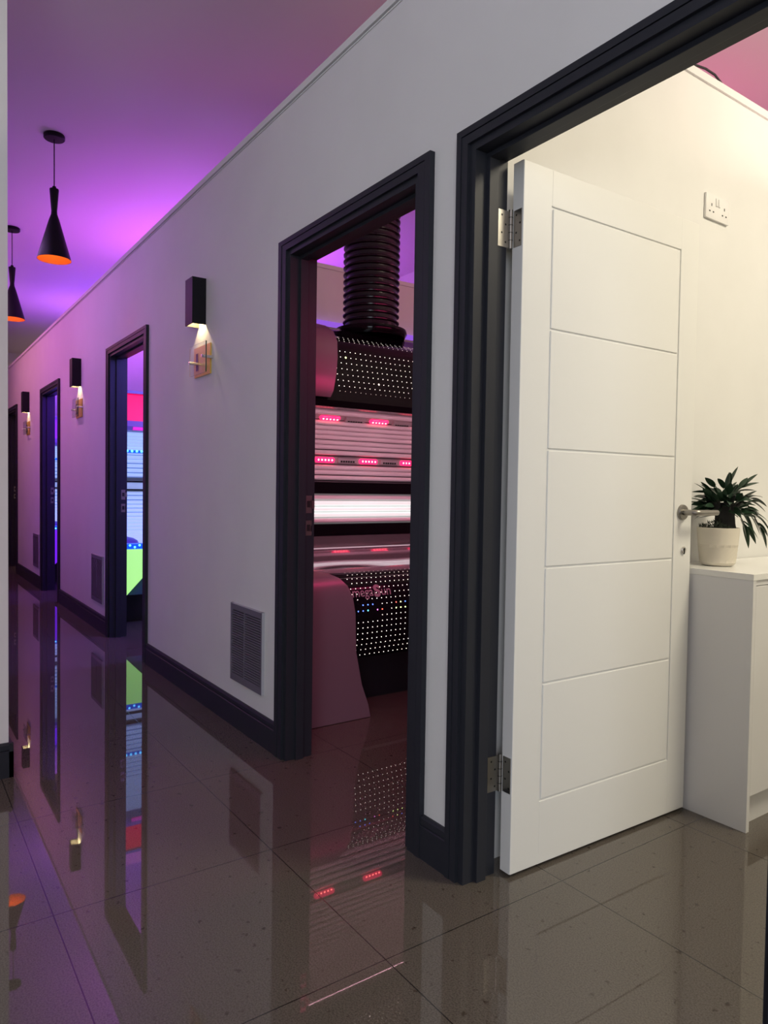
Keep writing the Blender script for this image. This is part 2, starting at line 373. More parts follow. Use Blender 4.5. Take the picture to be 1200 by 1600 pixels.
# handle at s=.765
hs, hz = 0.757, 1.012
m2 = MB().lathe([(0.0, 0.009), (0.024, 0.009), (0.026, 0.006), (0.026, 0.0)], (0, hs, hz), 32, axis='X')
rose = leafpart(m2, 'door_handle', M['steel'], 'brushed steel lever handle on a round rose', 40)
m2 = MB().tube([(0.005, hs, hz), (0.040, hs, hz), (0.050, hs + 0.004, hz), (0.053, hs + 0.014, hz), (0.053, hs + 0.03, hz), (0.053, hs + 0.118, hz)], 0.0098, 16)
o = m2.build('lever', M['steel'], rose, smooth=50)
es = 0.768
m2 = MB().lathe([(0.0, 0.004), (0.006, 0.006), (0.011, 0.006), (0.0125, 0.004), (0.0125, 0.0)], (0, es, 0.885), 28, axis='X')
m2.box((0.004, es - 0.003, 0.872), (0.0066, es + 0.003, 0.884), 1); m2.lathe([(0, 0.0066), (0.0045, 0.0066), (0.0045, 0.004)], (0, es, 0.888), 16, 1, axis='X')
leafpart(m2, 'lock_escutcheon', [M['chrome'], M['dark']], 'round chrome keyhole cover', 40)
for z0 in (0.228, 1.745):
    m2 = MB()
    m2.box((-0.034, -0.0022, z0), (-0.001 - 0.004, 0.001, z0 + 0.100), 0)                 # leaf plate on hinge edge
    m2.tube([(-0.042, -0.006, z0 - 0.002), (-0.042, -0.006, z0 + 0.104)], 0.0062, 14)
    for q in range(1, 5): m2.lathe([(0.0066, -0.0008), (0.0066, 0.0008)], (-0.042, -0.006, z0 + q * 0.0208), 14, 1, cap=True)
    m2.box((-0.0462, -0.050, z0), (-0.0440, -0.008, z0 + 0.100), 0)                     # plate on the frame rebate
    for q, zz in enumerate((0.014, 0.038, 0.062, 0.086)):
        m2.lathe([(0.0, 0.0), (0.003, 0.0)], (-0.017 + 0.007 * (-1) ** q, -0.0024, z0 + zz), 10, 1, axis='Y', cap=False)
        m2.lathe([(0.0, 0.0), (0.003, 0.0)], (-0.0438, -0.030 + 0.007 * (-1) ** q, z0 + zz), 10, 1, axis='X', cap=False)
    leafpart(m2, 'hinge', [M['steel'], M['dark']], 'steel butt hinge at the %s of the door' % ('bottom' if z0 < 1 else 'top'), 40)
L.location = (-1.3925, 0.1279, 0.010); L.rotation_euler = (0, 0, -ANG)

# ---------------------------------------------------------------- cabinet
CY0 = 0.953; CF = -1.166; CT = 0.832
root = thing('sideboard_cabinet', (-1.33, 1.7, 0), 'low white gloss cabinet standing against the partition behind the open door', 'cabinet')
mb = MB().box((-1.494, CY0, 0), (CF, CY0 + 0.018, CT - 0.02), bev=0.0008)
p = mb.build('side_panel', M['cab'], root); p['label'] = 'plain glossy end panel'
MB().box((-1.494, CY0 - 0.0015, CT - 0.02), (CF + 0.001, 2.6, CT), bev=0.0008).build('worktop', M['cabtop'], root)
MB().box((-1.494, CY0 + 0.019, 0.11), (-1.19, 2.59, CT - 0.021)).build('carcass', M['cab'], root)
MB().box((-1.23, CY0 + 0.019, 0), (-1.204, 2.59, 0.108)).build('plinth', M['cab'], root)
MB().box((-1.20, CY0 + 0.0185, 0.7945), (-1.171, 2.59, CT - 0.0205)).build('top_rail', M['cab'], root)
y = CY0 + 0.021
for k in range(3):
    MB().box((-1.189, y, 0.114), (CF - 0.0015, y + 0.535, CT - 0.040), bev=0.0012).build('door', M['cab'], root); y += 0.540

# ---------------------------------------------------------------- potted ficus
PX, PY, PZ = -1.385, 1.123, CT
root = thing('potted_ficus', (PX, PY, PZ + 0.0005), 'small bonsai ficus in a dimpled cream pot on the white cabinet', 'plant')
mb = MB(); n = 34; rows = []
prof = [(0.0, 0.0), (0.046, 0.0), (0.054, 0.003), (0.059, 0.012)] + [(0.059 + 0.011 * ((z - 0.012) / 0.117) ** 0.8, z) for z in [0.012 + 0.009 * k for k in range(1, 14)]] + [(0.070, 0.133), (0.067, 0.134), (0.065, 0.120), (0.0, 0.118)]
for i, (r, z) in enumerate(prof):
    row = []
    for k in range(n):
        a = 2 * PI * k / n; rr = r
        if 0.018 < z < 0.072 and r > 0.05: rr = r - 0.0048 * (1 if (k + i) % 2 == 0 else 0)
        row.append((PX + rr * math.cos(a), PY + rr * math.sin(a), PZ + z + 0.0008))
    rows.append(row)
mb.grid(rows, True)
p = mb.build('pot', M['pot'], root, smooth=18); p['label'] = 'cream ceramic pot with a dimpled lower half'
mb = MB()
for k in range(260):
    a = random.uniform(0, 2 * PI); r = 0.062 * math.sqrt(random.random()); h = 0.122 + 0.034 * max(0, (-(math.sin(a)) * 0.9 + 0.35)) * (1 - r / 0.09) + random.uniform(0, 0.008)
    c = Vector((PX + r * math.cos(a), PY + r * math.sin(a), PZ + h)); s_ = random.uniform(0.003, 0.006)
    d = Vector((random.uniform(-1, 1), random.uniform(-1, 1), random.uniform(0.4, 1.6))).normalized(); e = d.orthogonal().normalized() * s_ * 0.45
    mb.add([c - e, c + e, c + d * s_ * 2.4, c + d.cross(e) * 0.9], [(0, 1, 2), (1, 3, 2), (3, 0, 2)])
mb.lathe([(0.0655, 0.119), (0.055, 0.126), (0.03, 0.134), (0.0, 0.136)], (PX, PY, PZ), 24)
mb.build('moss', M['moss'], root)
# trunk (image right is +y-ish)
mb = MB(); rows = []
TY = PY + 0.040
for i in range(13):
    t = i / 12; z = 0.118 + t * 0.105
    r0 = 0.036 - 0.010 * math.sin(t * PI * 0.9) + 0.010 * t
    row = []
    for k in range(20):
        a = 2 * PI * k / 20
        rr = r0 * (1 + 0.16 * math.sin(a * 4 + t * 3) * (1 - t * 0.5) + 0.07 * math.sin(a * 9 + 5 * t))
        row.append((PX + rr * math.cos(a), TY + rr * math.sin(a) + 0.004 * math.sin(t * 5), PZ + z))
    rows.append(row)
mb.grid(rows, True, 0, True)
for k in range(7):
    a = k * 0.9 + 0.3; mb.tube([(PX + 0.03 * math.cos(a), TY + 0.03 * math.sin(a), PZ + 0.20), (PX + 0.05 * math.cos(a), TY + 0.05 * math.sin(a), PZ + 0.225), (PX + 0.07 * math.cos(a), TY + 0.075 * math.sin(a), PZ + 0.25)], [0.007, 0.005, 0.003], 7)
mb.build('trunk', M['bark'], root, smooth=60)
mb = MB()
def leafmesh(base, d, length, wdt, roll, curl):
    d = Vector(d).normalized(); up = Vector((0, 0, 1))
    side = d.cross(up).normalized() if abs(d.z) < 0.95 else Vector((1, 0, 0))
    nrm = side.cross(d).normalized()
    side2 = side * math.cos(roll) + nrm * math.sin(roll); nrm2 = side2.cross(d).normalized()
    rows = []
    for i in range(8):
        t = i / 7; w_ = wdt * math.sin(PI * (t ** 0.8)) ** 0.7 if 0 < t < 1 else 0.0003
        c = Vector(base) + d * length * t - up * curl * length * t * t
        rows.append([tuple(c - side2 * w_ + nrm2 * w_ * 0.3), tuple(c), tuple(c + side2 * w_ + nrm2 * w_ * 0.3)])
    mb.grid(rows, False)
top = Vector((PX, TY, PZ + 0.215))
for k in range(120):
    a = random.uniform(0, 2 * PI); el = random.uniform(-0.25, 1.25); q = random.uniform(0.02, 0.062)
    base = top + Vector((math.cos(a) * math.cos(el) * q * 1.2, math.sin(a) * math.cos(el) * q * 1.35, math.sin(el) * q * 1.1 + random.uniform(-0.04, 0.01)))
    d = Vector((math.cos(a + random.uniform(-.5, .5)), math.sin(a + random.uniform(-.5, .5)), math.tan(el) * 0.6 + random.uniform(-0.25, 0.35)))
    leafmesh(base, d, random.uniform(0.038, 0.066), random.uniform(0.010, 0.0150), random.uniform(-0.9, 0.9), random.uniform(-0.1, 0.5))
# the longer shoots: left (towards the door) and right, drooping
R3 = Vector((0.572, 0.820, 0)).normalized()
def shoot(p0, p1, n_, droop=0.2, ln=0.07):
    p0 = top + R3 * p0[0] + Vector((0, 0, p0[1])); p1 = top + R3 * p1[0] + Vector((0, 0, p1[1]))
    mb.tube([tuple(p0), tuple((p0 + p1) / 2 + Vector((0, 0, 0.008))), tuple(p1)], [0.0028, 0.002, 0.0012], 6)
    for j in range(n_):
        t = 0.35 + 0.65 * j / max(1, n_ - 1); b_ = p0.lerp(p1, t); dr = (p1 - p0).normalized()
        off = Vector((0, 0, 1)) * (0.7 if j % 2 else -0.7) + Vector((random.uniform(-.4, .4), random.uniform(-.4, .4), 0))
        leafmesh(b_, dr + off * (1 - t * 0.7), ln * random.uniform(0.85, 1.1), 0.011, random.uniform(-.5, .5), droop)
shoot((-0.03, 0.03), (-0.065, 0.045), 4, 0.05); shoot((-0.03, 0.0), (-0.075, 0.0), 4, 0.1); shoot((0, 0.03), (0.01, 0.07), 3, 0.0)
shoot((0.03, 0.02), (0.085, 0.025), 5, 0.35); shoot((0.03, -0.01), (0.10, -0.03), 5, 0.6); shoot((0.04, -0.03), (0.075, -0.075), 4, 0.5, 0.06); shoot((0.03, 0.04), (0.06, 0.065), 4, 0.1)
shoot((0.09, -0.03), (0.125, -0.075), 3, 0.4, 0.06)
mb.build('foliage', M['leaf'], root, smooth=60)

# ---------------------------------------------------------------- socket
SX = -1.498
root = thing('wall_socket', (SX, 1.236, 2.14), 'white double plug socket high on the wall above the door', 'socket')
MB().box((SX, 1.160, 2.096), (SX + 0.010, 1.313, 2.187), bev=0.003).build('faceplate', M['socket'], root, smooth=30)
for yy in (1.227, 1.244):
    MB().box((SX + 0.009, yy - 0.006, 2.146), (SX + 0.0135, yy + 0.006, 2.176), bev=0.002).build('switch', M['socket'], root, smooth=30)
for yc in (1.195, 1.280):
    m2 = MB(); X = SX + 0.0092
    for (dy, dz, a, b) in ((0, 0.012, 0.0025, 0.005), (-0.012, -0.012, 0.004, 0.0025), (0.012, -0.012, 0.004, 0.0025)):
        m2.box((X, yc + dy - a, 2.135 + dz - b), (X + 0.0012, yc + dy + a, 2.135 + dz + b))
    m2.build('pin_holes', M['dark'], root)
tag(MB().tube([(-1.51, 1.05, 2.612), (-1.508, 1.10, 2.626), (-1.506, 1.16, 2.633), (-1.506, 1.22, 2.632), (-1.508, 1.27, 2.618), (-1.515, 1.31, 2.607)], 0.004, 8).build('cable', M['blkm'], smooth=60),
    'thin dark cable looped over the top of the partition in the right-hand room', 'cable')

# ---------------------------------------------------------------- sconces and number signs
def sconce(x1, label):
    x0 = x1 - 0.100; d = 0.070; z0, z1 = 1.884, 2.110; t = 0.004
    root = thing('wall_sconce', ((x0 + x1) / 2, 0, z0), label, 'wall lamp', 'black box sconces along the corridor')
    m2 = MB()
    m2.box((x0, -d, z0), (x1, -d + t, z1)); m2.box((x0, -d + t, z0), (x0 + t, 0, z1)); m2.box((x1 - t, -d + t, z0), (x1, 0, z1)); m2.box((x0 + t, -d + t, z1 - t), (x1 - t, 0, z1))
    m2.build('housing', M['sconce'], root)
    m2 = MB(); q = t + 0.0004
    m2.box((x0 + q, -d + q, z0 + 0.0005), (x1 - q, -d + q + 0.001, z1 - 0.05)); m2.box((x0 + q, -d + q + 0.001, z0 + 0.0005), (x0 + q + 0.001, -0.001, z1 - 0.05))
    m2.box((x1 - q - 0.001, -d + q + 0.001, z0 + 0.0005), (x1 - q, -0.001, z1 - 0.05)); m2.box((x0 + q, -d + q, z1 - 0.05), (x1 - q, -0.001, z1 - 0.048))
    m2.build('reflector', M['sconce_in'], root)
    l = bpy.data.lights.new('sconce_lamp', 'POINT'); l.energy = SC; l.color = (1.0, 0.76, 0.40); l.shadow_soft_size = 0.006
    lo = bpy.data.objects.new('sconce_lamp', l); COL.objects.link(lo); lo.parent = root; lo.location = (0.0, -0.030, 0.046)
    return root
SC = 2.6
sconce(-3.410, 'black box wall lamp between the nearest and second tanning room doors, largest of the row')
sconce(-6.177, 'black box wall lamp between the second and third tanning room doors')
sconce(-8.765, 'black box wall lamp beyond the third tanning room door, smallest of the row')

def sign(xc, digit, label):
    root = thing('room_sign', (xc, 0, 1.71), label, 'sign', 'room number signs under the sconces')
    MB().box((xc - 0.108, -0.007, 1.636), (xc + 0.108, -0.0005, 1.784)).build('gold_plate', M['gold'], root)
    fp = MB().box((xc - 0.066, -0.046, 1.634), (xc + 0.150, -0.042, 1.782)).build('clear_plate', M['glass'], root)
    MB().box((xc + 0.1502, -0.0465, 1.634), (xc + 0.1522, -0.0415, 1.782)).build('plate_edge', M['glassedge'], fp)
    for dx, zz in ((-0.048, 1.70), (0.126, 1.712)):
        MB().lathe([(0, 0.0), (0.008, 0.0), (0.008, -0.056), (0.0, -0.057)], (xc + dx, 0, zz), 16, axis='Y').build('standoff', M['chrome'], root, smooth=40)
    cu = bpy.data.curves.new('digit', 'FONT'); cu.body = digit; cu.size = 0.118; cu.offset = 0.003; cu.extrude = 0.0006; cu.align_x = 'CENTER'
    t_ = bpy.data.objects.new('digit_tmp', cu); COL.objects.link(t_); bpy.context.view_layer.update()
    me = bpy.data.meshes.new_from_object(t_.evaluated_get(bpy.context.evaluated_depsgraph_get())); bpy.data.objects.remove(t_)
    me.transform(Matrix.Translation((-0.062, -0.0085, -0.040)) @ Matrix.Rotation(PI / 2, 4, 'X') @ Matrix.Diagonal((1.6, 1, 1, 1))); me.materials.clear(); me.materials.append(M['digit'])
    d_ = bpy.data.objects.new('digit', me); COL.objects.link(d_); d_.parent = root
sign(-3.44, '1', 'gold and clear room number 1 sign glowing under the nearest sconce')
sign(-6.23, '2', 'gold and clear room sign under the second sconce')
sign(-8.82, '3', 'small gold and clear room sign under the farthest sconce')

# ---------------------------------------------------------------- vents
def vent(x0, x1, label):
    z0, z1 = 0.210, 0.560
    root = thing('air_vent', ((x0 + x1) / 2, 0, z0), label, 'vent', 'louvred vents low on the corridor wall')
    m2 = MB(); t = 0.012
    m2.box((x0, -t, z0), (x0 + 0.012, 0, z1)); m2.box((x1 - 0.014, -t, z0), (x1 - 0.003, 0, z1)); m2.box((x0 + 0.012, -t, z1 - 0.028), (x1 - 0.014, 0, z1 - 0.003)); m2.box((x0 + 0.012, -t, z0), (x1 - 0.014, 0, z0 + 0.026))
    xc = (x0 + x1) / 2 - 0.02
    m2.box((xc - 0.003, -t + 0.001, z0 + 0.026), (xc + 0.003, 0, z1 - 0.028))
    m2.box((x0, -t, z1 - 0.003), (x1, 0, z1), 1); m2.box((x1 - 0.003, -t, z0), (x1, 0, z1 - 0.003), 1)
    m2.build('frame', [M['vent'], M['ventlit']], root)
    m2 = MB(); nl = 27; hh = (z1 - z0 - 0.054)
    for k in range(nl):
        z = z0 + 0.026 + hh * k / nl; s_ = hh / nl
        for a, b in ((x0 + 0.012, xc - 0.003), (xc + 0.003, x1 - 0.014)):
            m2.prism([(-0.0105, z), (-0.0105, z + s_ * 0.40), (-0.002, z + s_ * 0.60), (-0.002, z + s_ * 0.20)], 'X', a, b)
    m2.build('louvres', M['vent'], root)
    m2 = MB().box((x0 + 0.012, -0.0008, z0 + 0.026), (x1 - 0.014, 0.0, z1 - 0.028)); m2.build('backing', M['dark'], root)
vent(-3.045, -2.712, 'grey louvred wall vent beside the nearest tanning room door')
vent(-5.765, -5.425, 'grey louvred wall vent beside the second tanning room door')
vent(-8.46, -8.12, 'grey louvred wall vent beyond the third tanning room door')

# ---------------------------------------------------------------- pendants
def pendant(x, y, label):
    root = thing('pendant_lamp', (x, y, CZ), label, 'pendant lamp', 'black cone pendants on the corridor ceiling')
    MB().lathe([(0.0, CZ - 0.0003), (0.058, CZ - 0.0003), (0.060, CZ - 0.004), (0.060, CZ - 0.022), (0.055, CZ - 0.027), (0.0, CZ - 0.028)], (x, y, 0), 40).build('ceiling_rose', M['blackshade'], root, smooth=40)
    MB().tube([(x, y, CZ - 0.027), (x + 0.001, y, 3.0), (x, y, 2.885)], 0.0032, 8).build('cord', M['blackshade'], root, smooth=60)
    h = [(0.0, 2.893), (0.010, 2.892), (0.013, 2.880), (0.0262, 2.876), (0.0265, 2.870), (0.019, 2.775), (0.0165, 2.745), (0.018, 2.725), (0.030, 2.690), (0.096, 2.456), (0.0965, 2.452)]
    sh = MB().lathe(h, (x, y, 0), 48); sh = sh.build('shade', M['blackshade'], root, smooth=35)
    MB().lathe([(0.0965, 2.4518), (0.095, 2.4522), (0.0945, 2.456), (0.029, 2.688), (0.016, 2.722), (0.0, 2.730)], (x, y, 0), 48).build('copper_lining', M['copper'], sh, smooth=35)
    l = bpy.data.lights.new('pendant_bulb', 'POINT'); l.energy = 1.4; l.color = (1.0, 0.6, 0.25); l.shadow_soft_size = 0.02
    lo = bpy.data.objects.new('pendant_bulb', l); COL.objects.link(lo); lo.parent = root; lo.location = (0, 0, 2.60 - CZ)
pendant(-4.745, -0.455, 'nearer black cone pendant lamp with an orange inside')
pendant(-6.645, -0.441, 'farther black cone pendant lamp, half hidden by the left wall')

# ---------------------------------------------------------------- tanning bed, nearest room
def loft(rows): return MB().grid(rows, True, 0, True)
def bedbase():
    B = thing('tanning_bed', (-3.45, 1.3, 0), 'large black tanning bed with dotted lights, red light pods and silver end foot', 'tanning bed')
    Y0, Y1 = 0.30, 2.42
    def mir(y): return 0.13 + 2.46 - y       # mirror about the middle
    # lower front panel with perforated dots
    prof = [(-3.00, 0.262), (-2.86, 0.268), (-2.832, 0.285), (-2.812, 0.36), (-2.805, 0.45), (-2.808, 0.53), (-2.822, 0.59), (-2.850, 0.640), (-2.885, 0.668), (-2.92, 0.678)]
    fp = MB().grid([[(a, Y0, b) for a, b in prof], [(a, Y1, b) for a, b in prof]])
    dotm = [M['blk'], M['dot'], M['dotblue'], M['dotcyan'], M['dotpink'], M['dotgreen'], M['dotred']]
    pts = prof[2:]
    acc = [0]
    for i in range(len(pts) - 1): acc.append(acc[-1] + math.dist(pts[i], pts[i + 1]))
    def at(s, P, A):
        for i in range(len(P) - 1):
            if s <= A[i + 1] or i == len(P) - 2:
                t = (s - A[i]) / (A[i + 1] - A[i]); p = (P[i][0] + (P[i + 1][0] - P[i][0]) * t, P[i][1] + (P[i + 1][1] - P[i][1]) * t)
                d = ((P[i + 1][0] - P[i][0]), (P[i + 1][1] - P[i][1])); l_ = math.hypot(*d); return p, (d[0] / l_, d[1] / l_)
    colour = {(8, 0): 3, (8, 1): 2, (8, 2): 2, (8, 3): 3, (8, 5): 4, (8, 6): 6, (9, 0): 3, (9, 2): 2, (9, 3): 2, (9, 4): 2, (9, 9): 6, (9, 10): 5, (8, 9): 5, (8, 10): 5, (8, 11): 5, (9, 11): 2}
    r_ = 0
    def dot(mb_, p, d, y, mi, rad):
        n_ = (d[1], -d[0]); nx, nz = (n_[0], n_[1]) if n_[0] > 0 else (-n_[0], -n_[1])
        c = (p[0] + nx * 0.0012, y, p[1] + nz * 0.0012); vs = []
        for k in range(6):
            a = k * PI / 3; vs.append((c[0] + d[0] * rad * math.sin(a), c[1] + rad * math.cos(a), c[2] + d[1] * rad * math.sin(a)))
        mb_.add(vs, [(0, 1, 2, 3, 4, 5)], mi)
    s = 0.006
    while s < acc[-1] - 0.01:
        p, d = at(s, pts, acc)
        for k in range(70):
            y = 0.500 + k * 0.0277
            if y > 2.35: break
            mi = colour.get((r_, k), 1); rad = 0.0021 if mi == 1 else 0.0036
            if r_ == 7 and k < 6: continue
            if (r_, k) in ((9, 1), (9, 5), (8, 4), (8, 7), (10, 2)): continue
            dot(fp, p, d, y + (0.0147 if (r_ > 12 and r_ % 2) else 0), mi, rad)
        s += 0.0272; r_ += 1
    FP = fp.build('front_panel', dotm, B, smooth=40); FP['label'] = 'black front panel perforated with rows of light dots'
    # lettering
    verts, polys, off = [], [], 0.0
    for txt, sz_, bold, wid in (('mega', 0.062, 0.0006, 0.118), ('S', 0.076, 0.0042, 0.038), ('un', 0.062, 0.0006, 0.054)):
        cu = bpy.data.curves.new('logo', 'FONT'); cu.body = txt; cu.size = sz_; cu.extrude = 0.0004; cu.offset = bold
        t_ = bpy.data.objects.new('logo_tmp', cu); COL.objects.link(t_); bpy.context.view_layer.update()
        m_ = bpy.data.meshes.new_from_object(t_.evaluated_get(bpy.context.evaluated_depsgraph_get())); bpy.data.objects.remove(t_)
        x0_ = min(v.co.x for v in m_.vertices); x1_ = max(v.co.x for v in m_.vertices); b_ = len(verts)
        verts += [((v.co.x - x0_) / (x1_ - x0_) * wid + off, v.co.y - (0.003 if txt == 'S' else 0), v.co.z) for v in m_.vertices]
        polys += [tuple(q + b_ for q in f.vertices) for f in m_.polygons]; off += wid + 0.005
    me = bpy.data.meshes.new('lettering'); me.from_pydata(verts, [], polys)
    for v in me.vertices:
        yy = 0.503 + v.co.x; sz = 0.292 + v.co.y
        p, d = at(min(acc[-1], sz), pts, acc)
        v.co = Vector((p[0] + 0.0020 * abs(d[1]) + 0.0006, yy, p[1] + 0.0020 * abs(d[0]) + v.co.z * 0.3))
    me.materials.clear(); me.materials.append(M['logo'])
    lo = bpy.data.objects.new('lettering', me); COL.objects.link(lo); lo.parent = FP; me.transform(Matrix.Translation(-Vector(B.location)))
    # base plinth, dark recess
    MB().box((-4.05, 0.45, 0.0), (-3.05, 2.27, 0.262)).build('base', M['blkm'], B)
    # end feet
    lv = [(0.0, 0.585, -2.775), (0.06, 0.572, -2.776), (0.16, 0.535, -2.778), (0.32, 0.502, -2.780), (0.50, 0.497, -2.782), (0.58, 0.484, -2.788), (0.63, 0.462, -2.800), (0.665, 0.430, -2.822), (0.685, 0.390, -2.850), (0.695, 0.340, -2.885), (0.699, 0.30, -2.92)]
    for sgn in (0, 1):
        rows = []
        for z, yr, xf in lv:
            ya, yb = 0.14, yr
            if sgn: ya, yb = mir(0.14), mir(yr)
            rows.append([(xf, ya, z + 0.003), (xf, yb, z + 0.003), (-3.95, yb, z + 0.003), (-3.95, ya, z + 0.003)])
        o = MB().grid(rows, True, 0, True).build('end_foot', M['silver'], B, smooth=35); o['label'] = 'silver-grey curved end foot'
    # rim and bench
    MB().prism([(-2.90, 0.670), (-2.895, 0.682), (-2.915, 0.695), (-2.945, 0.697), (-2.945, 0.670)], 'Y', Y0, Y1).build('bench_rim', M['acry'], B, smooth=60)
    rows = []
    for j in range(90):
        y = 0.16 + j * (2.27 / 89); row = []
        for i in range(46):
            t = i / 45; x_ = -2.945 - t * 1.06
            z = 0.690 - 0.085 * math.sin(min(1, t / 0.80) * PI) ** 0.9 + 0.085 * max(0, (t - 0.62) / 0.38) ** 1.7
            z += 0.009 * math.exp(-((t - 0.45) / 0.12) ** 2) * math.cos(y * 7.2) + 0.006 * math.exp(-((t - 0.25) / 0.08) ** 2) * math.sin(y * 11 + 1)
            row.append((x_, y, z))
        rows.append(row)
    MB().grid(rows).build('bench_acrylic', M['acry'], B, smooth=180)
    # back: dark rails and white lit tubes
    MB().box((-4.10, 0.16, 0.745), (-4.03, 2.43, 0.852), bev=0.004).build('lower_rail', M['blk'], B)
    MB().box((-4.10, 0.16, 1.052), (-4.02, 2.43, 1.128), bev=0.004).build('upper_rail', M['blk'], B)
    MB().box((-4.10, 0.16, 0.853), (-4.062, 2.43, 1.051)).build('lamp_reflector', M['lit2'], B)
    for k in range(5):
        z = 0.876 + k * 0.037
        if k == 4: z = 1.028
        MB().tube([(-4.045, 0.17, z), (-4.045, 2.42, z)], 0.0145, 12).build('lamp_tube', M['lit'] if k in (1, 2, 3) else M['tube'], B, smooth=60)
    # canopy interior arc with tubes
    arc = [(-4.07, 1.128), (-4.085, 1.20), (-4.080, 1.28), (-4.055, 1.37), (-4.01, 1.45), (-3.94, 1.53), (-3.84, 1.595), (-3.66, 1.65), (-3.42, 1.66), (-3.15, 1.60), (-2.955, 1.475)]
    MB().grid([[(a, 0.16, b) for a, b in arc], [(a, 2.43, b) for a, b in arc]]).build('canopy_reflector', M['tubeback'], B, smooth=60)
    A = [0]
    for i in range(len(arc) - 1): A.append(A[-1] + math.dist(arc[i], arc[i + 1]))
    PODS = []
    s = 0.025; k = 0
    while s < A[-1] - 0.02:
        p, d = at(s, arc, A); nx, nz = d[1], -d[0]
        if nx < 0 and k < 6: nx, nz = -nx, -nz
        z = p[1]
        if k in (3, 11):          # pod rails
            PODS.append((p, d, s)); s += 0.054; k += 1; continue
        cx, cz = p[0] + nx * 0.016, p[1] + nz * 0.016
        MB().tube([(cx, 0.17, cz), (cx, 2.42, cz)], 0.0160, 14).build('lamp_tube', M['tube'], B, smooth=60)
        s += 0.0375 if k not in (2, 10) else 0.048; k += 1
    for ri, (p, d, s_) in enumerate(PODS):
        nx, nz = d[1], -d[0]
        rail = MB()
        n0 = Vector((nx, 0, nz)); t0 = Vector((d[0], 0, d[1])); c0 = Vector((p[0], 0, p[1]))
        def ob(mb_, y0, y1, h, d0, d1, mi=0, bev=0.0):
            vs = []
            for yy in (y0, y1):
                for a, b in ((-h, d0), (h, d0), (h * 0.8, d1), (-h * 0.8, d1)): vs.append(tuple(c0 + t0 * a + n0 * b + Vector((0, yy, 0))))
            mb_.add(vs, [(0, 1, 2, 3), (4, 7, 6, 5), (0, 4, 5, 1), (1, 5, 6, 2), (2, 6, 7, 3), (3, 7, 4, 0)], mi)
        ob(rail, 0.17, 2.42, 0.026, 0.001, 0.012)
        rail.build('pod_rail', M['podgrey'], B)
        y = (0.745 if ri == 1 else 0.645)
        idx = 0
        off = 0.0
        while y < 2.3:
            if idx % 2 == 1 if ri == 1 else idx % 2 == 0:
                m2 = MB(); ring = []
                for hh, dd in ((0.019, 0.010), (0.019, 0.020), (0.015, 0.025), (0.0, 0.0262)):
                    rr_ = []
                    for q in range(24):
                        a = 2 * PI * q / 24; cy_ = y + (0.131 if math.cos(a) > 0 else 0.019) + math.cos(a) * hh
                        rr_.append(tuple(c0 + t0 * (math.sin(a) * hh) + n0 * dd + Vector((0, cy_, 0))))
                    ring.append(rr_)
                m2.grid(ring, True)
                pod = m2.build('red_light_pod', M['podred'], B)
                m2 = MB()
                for q in range(5):
                    c = c0 + n0 * 0.0245 + Vector((0, y + 0.024 + q * 0.0255, 0))
                    m2.lathe([(0.0, 0.0045), (0.005, 0.0035), (0.007, 0)], tuple(c), 10, axis='X')
                m2.build('diodes', M['ledred'], pod)
            else:
                m2 = MB(); ob(m2, y, y + 0.15, 0.020, 0.012, 0.026)
                pod = m2.build('air_nozzle', M['podgrey'], B)
                m2 = MB()
                for q in range(6):
                    c = c0 + n0 * 0.0262 - t0 * 0.006 + Vector((0, y + 0.02 + q * 0.019, 0))
                    m2.box((c.x - 0.002, c.y, c.z - 0.006), (c.x + 0.002, c.y + 0.014, c.z + 0.006))
                m2.build('nozzle_slots', M['dark'], pod)
            y += 0.188 if ri == 1 else 0.172; idx += 1
    for yy in (0.75, 1.75):
        area('canopy_fill_light', (-3.02, yy, 1.50), (-4.0, yy, 1.28), 0.95, 10.5, (1.0, 0.56, 0.66), 0.05)  # unseen pink fill added inside the canopy to brighten its tubes
    # canopy shell: front skirt with dots, top, back
    sk = [(-2.955, 1.468), (-2.900, 1.470), (-2.888, 1.500), (-2.905, 1.545), (-2.925, 1.60), (-2.945, 1.68), (-2.965, 1.76), (-2.985, 1.80), (-3.03, 1.825), (-3.09, 1.848), (-3.16, 1.868), (-3.20, 1.90), (-3.30, 1.945), (-4.1, 1.98), (-4.12, 1.13)]
    cs = MB().grid([[(a, Y0 - 0.06, b) for a, b in sk], [(a, Y1 + 0.06, b) for a, b in sk]])
    P2 = sk[3:11]; A2 = [0]
    for i in range(len(P2) - 1): A2.append(A2[-1] + math.dist(P2[i], P2[i + 1]))
    s = -0.02 + 0.02; row = 0
    SS = [0.004, 0.032, 0.062, 0.092, 0.122, 0.152, 0.182, 0.212, 0.246, 0.278, 0.310, 0.342, 0.374, 0.400]
    for row, s in enumerate(SS):
        if s > A2[-1]: break
        if row == 8: continue
        p, d = at(s, P2, A2)
        for k in range(66):
            y = 0.472 + k * 0.0295 + (0.0147 if row > 8 and row % 2 else 0)
            if y > 2.3: break
            mi = 1; rad = 0.0020
            if (row, k) == (6, 2): mi, rad = 5, 0.0050
            if (row, k) == (2, 8): rad = 0.0045
            if row == 0: rad = 0.0011
            dot(cs, p, d, y, mi, rad)
    cs = cs.build('canopy_shell', dotm, B, smooth=40); cs['label'] = 'black upper shell perforated with rows of light dots'
    # end caps of canopy
    cap = [(1.510, 0.400, -2.870), (1.54, 0.410, -2.862), (1.62, 0.430, -2.872), (1.70, 0.444, -2.885), (1.78, 0.450, -2.90), (1.83, 0.446, -2.93), (1.862, 0.425, -2.97), (1.880, 0.38, -3.02), (1.91, 0.30, -3.08)]
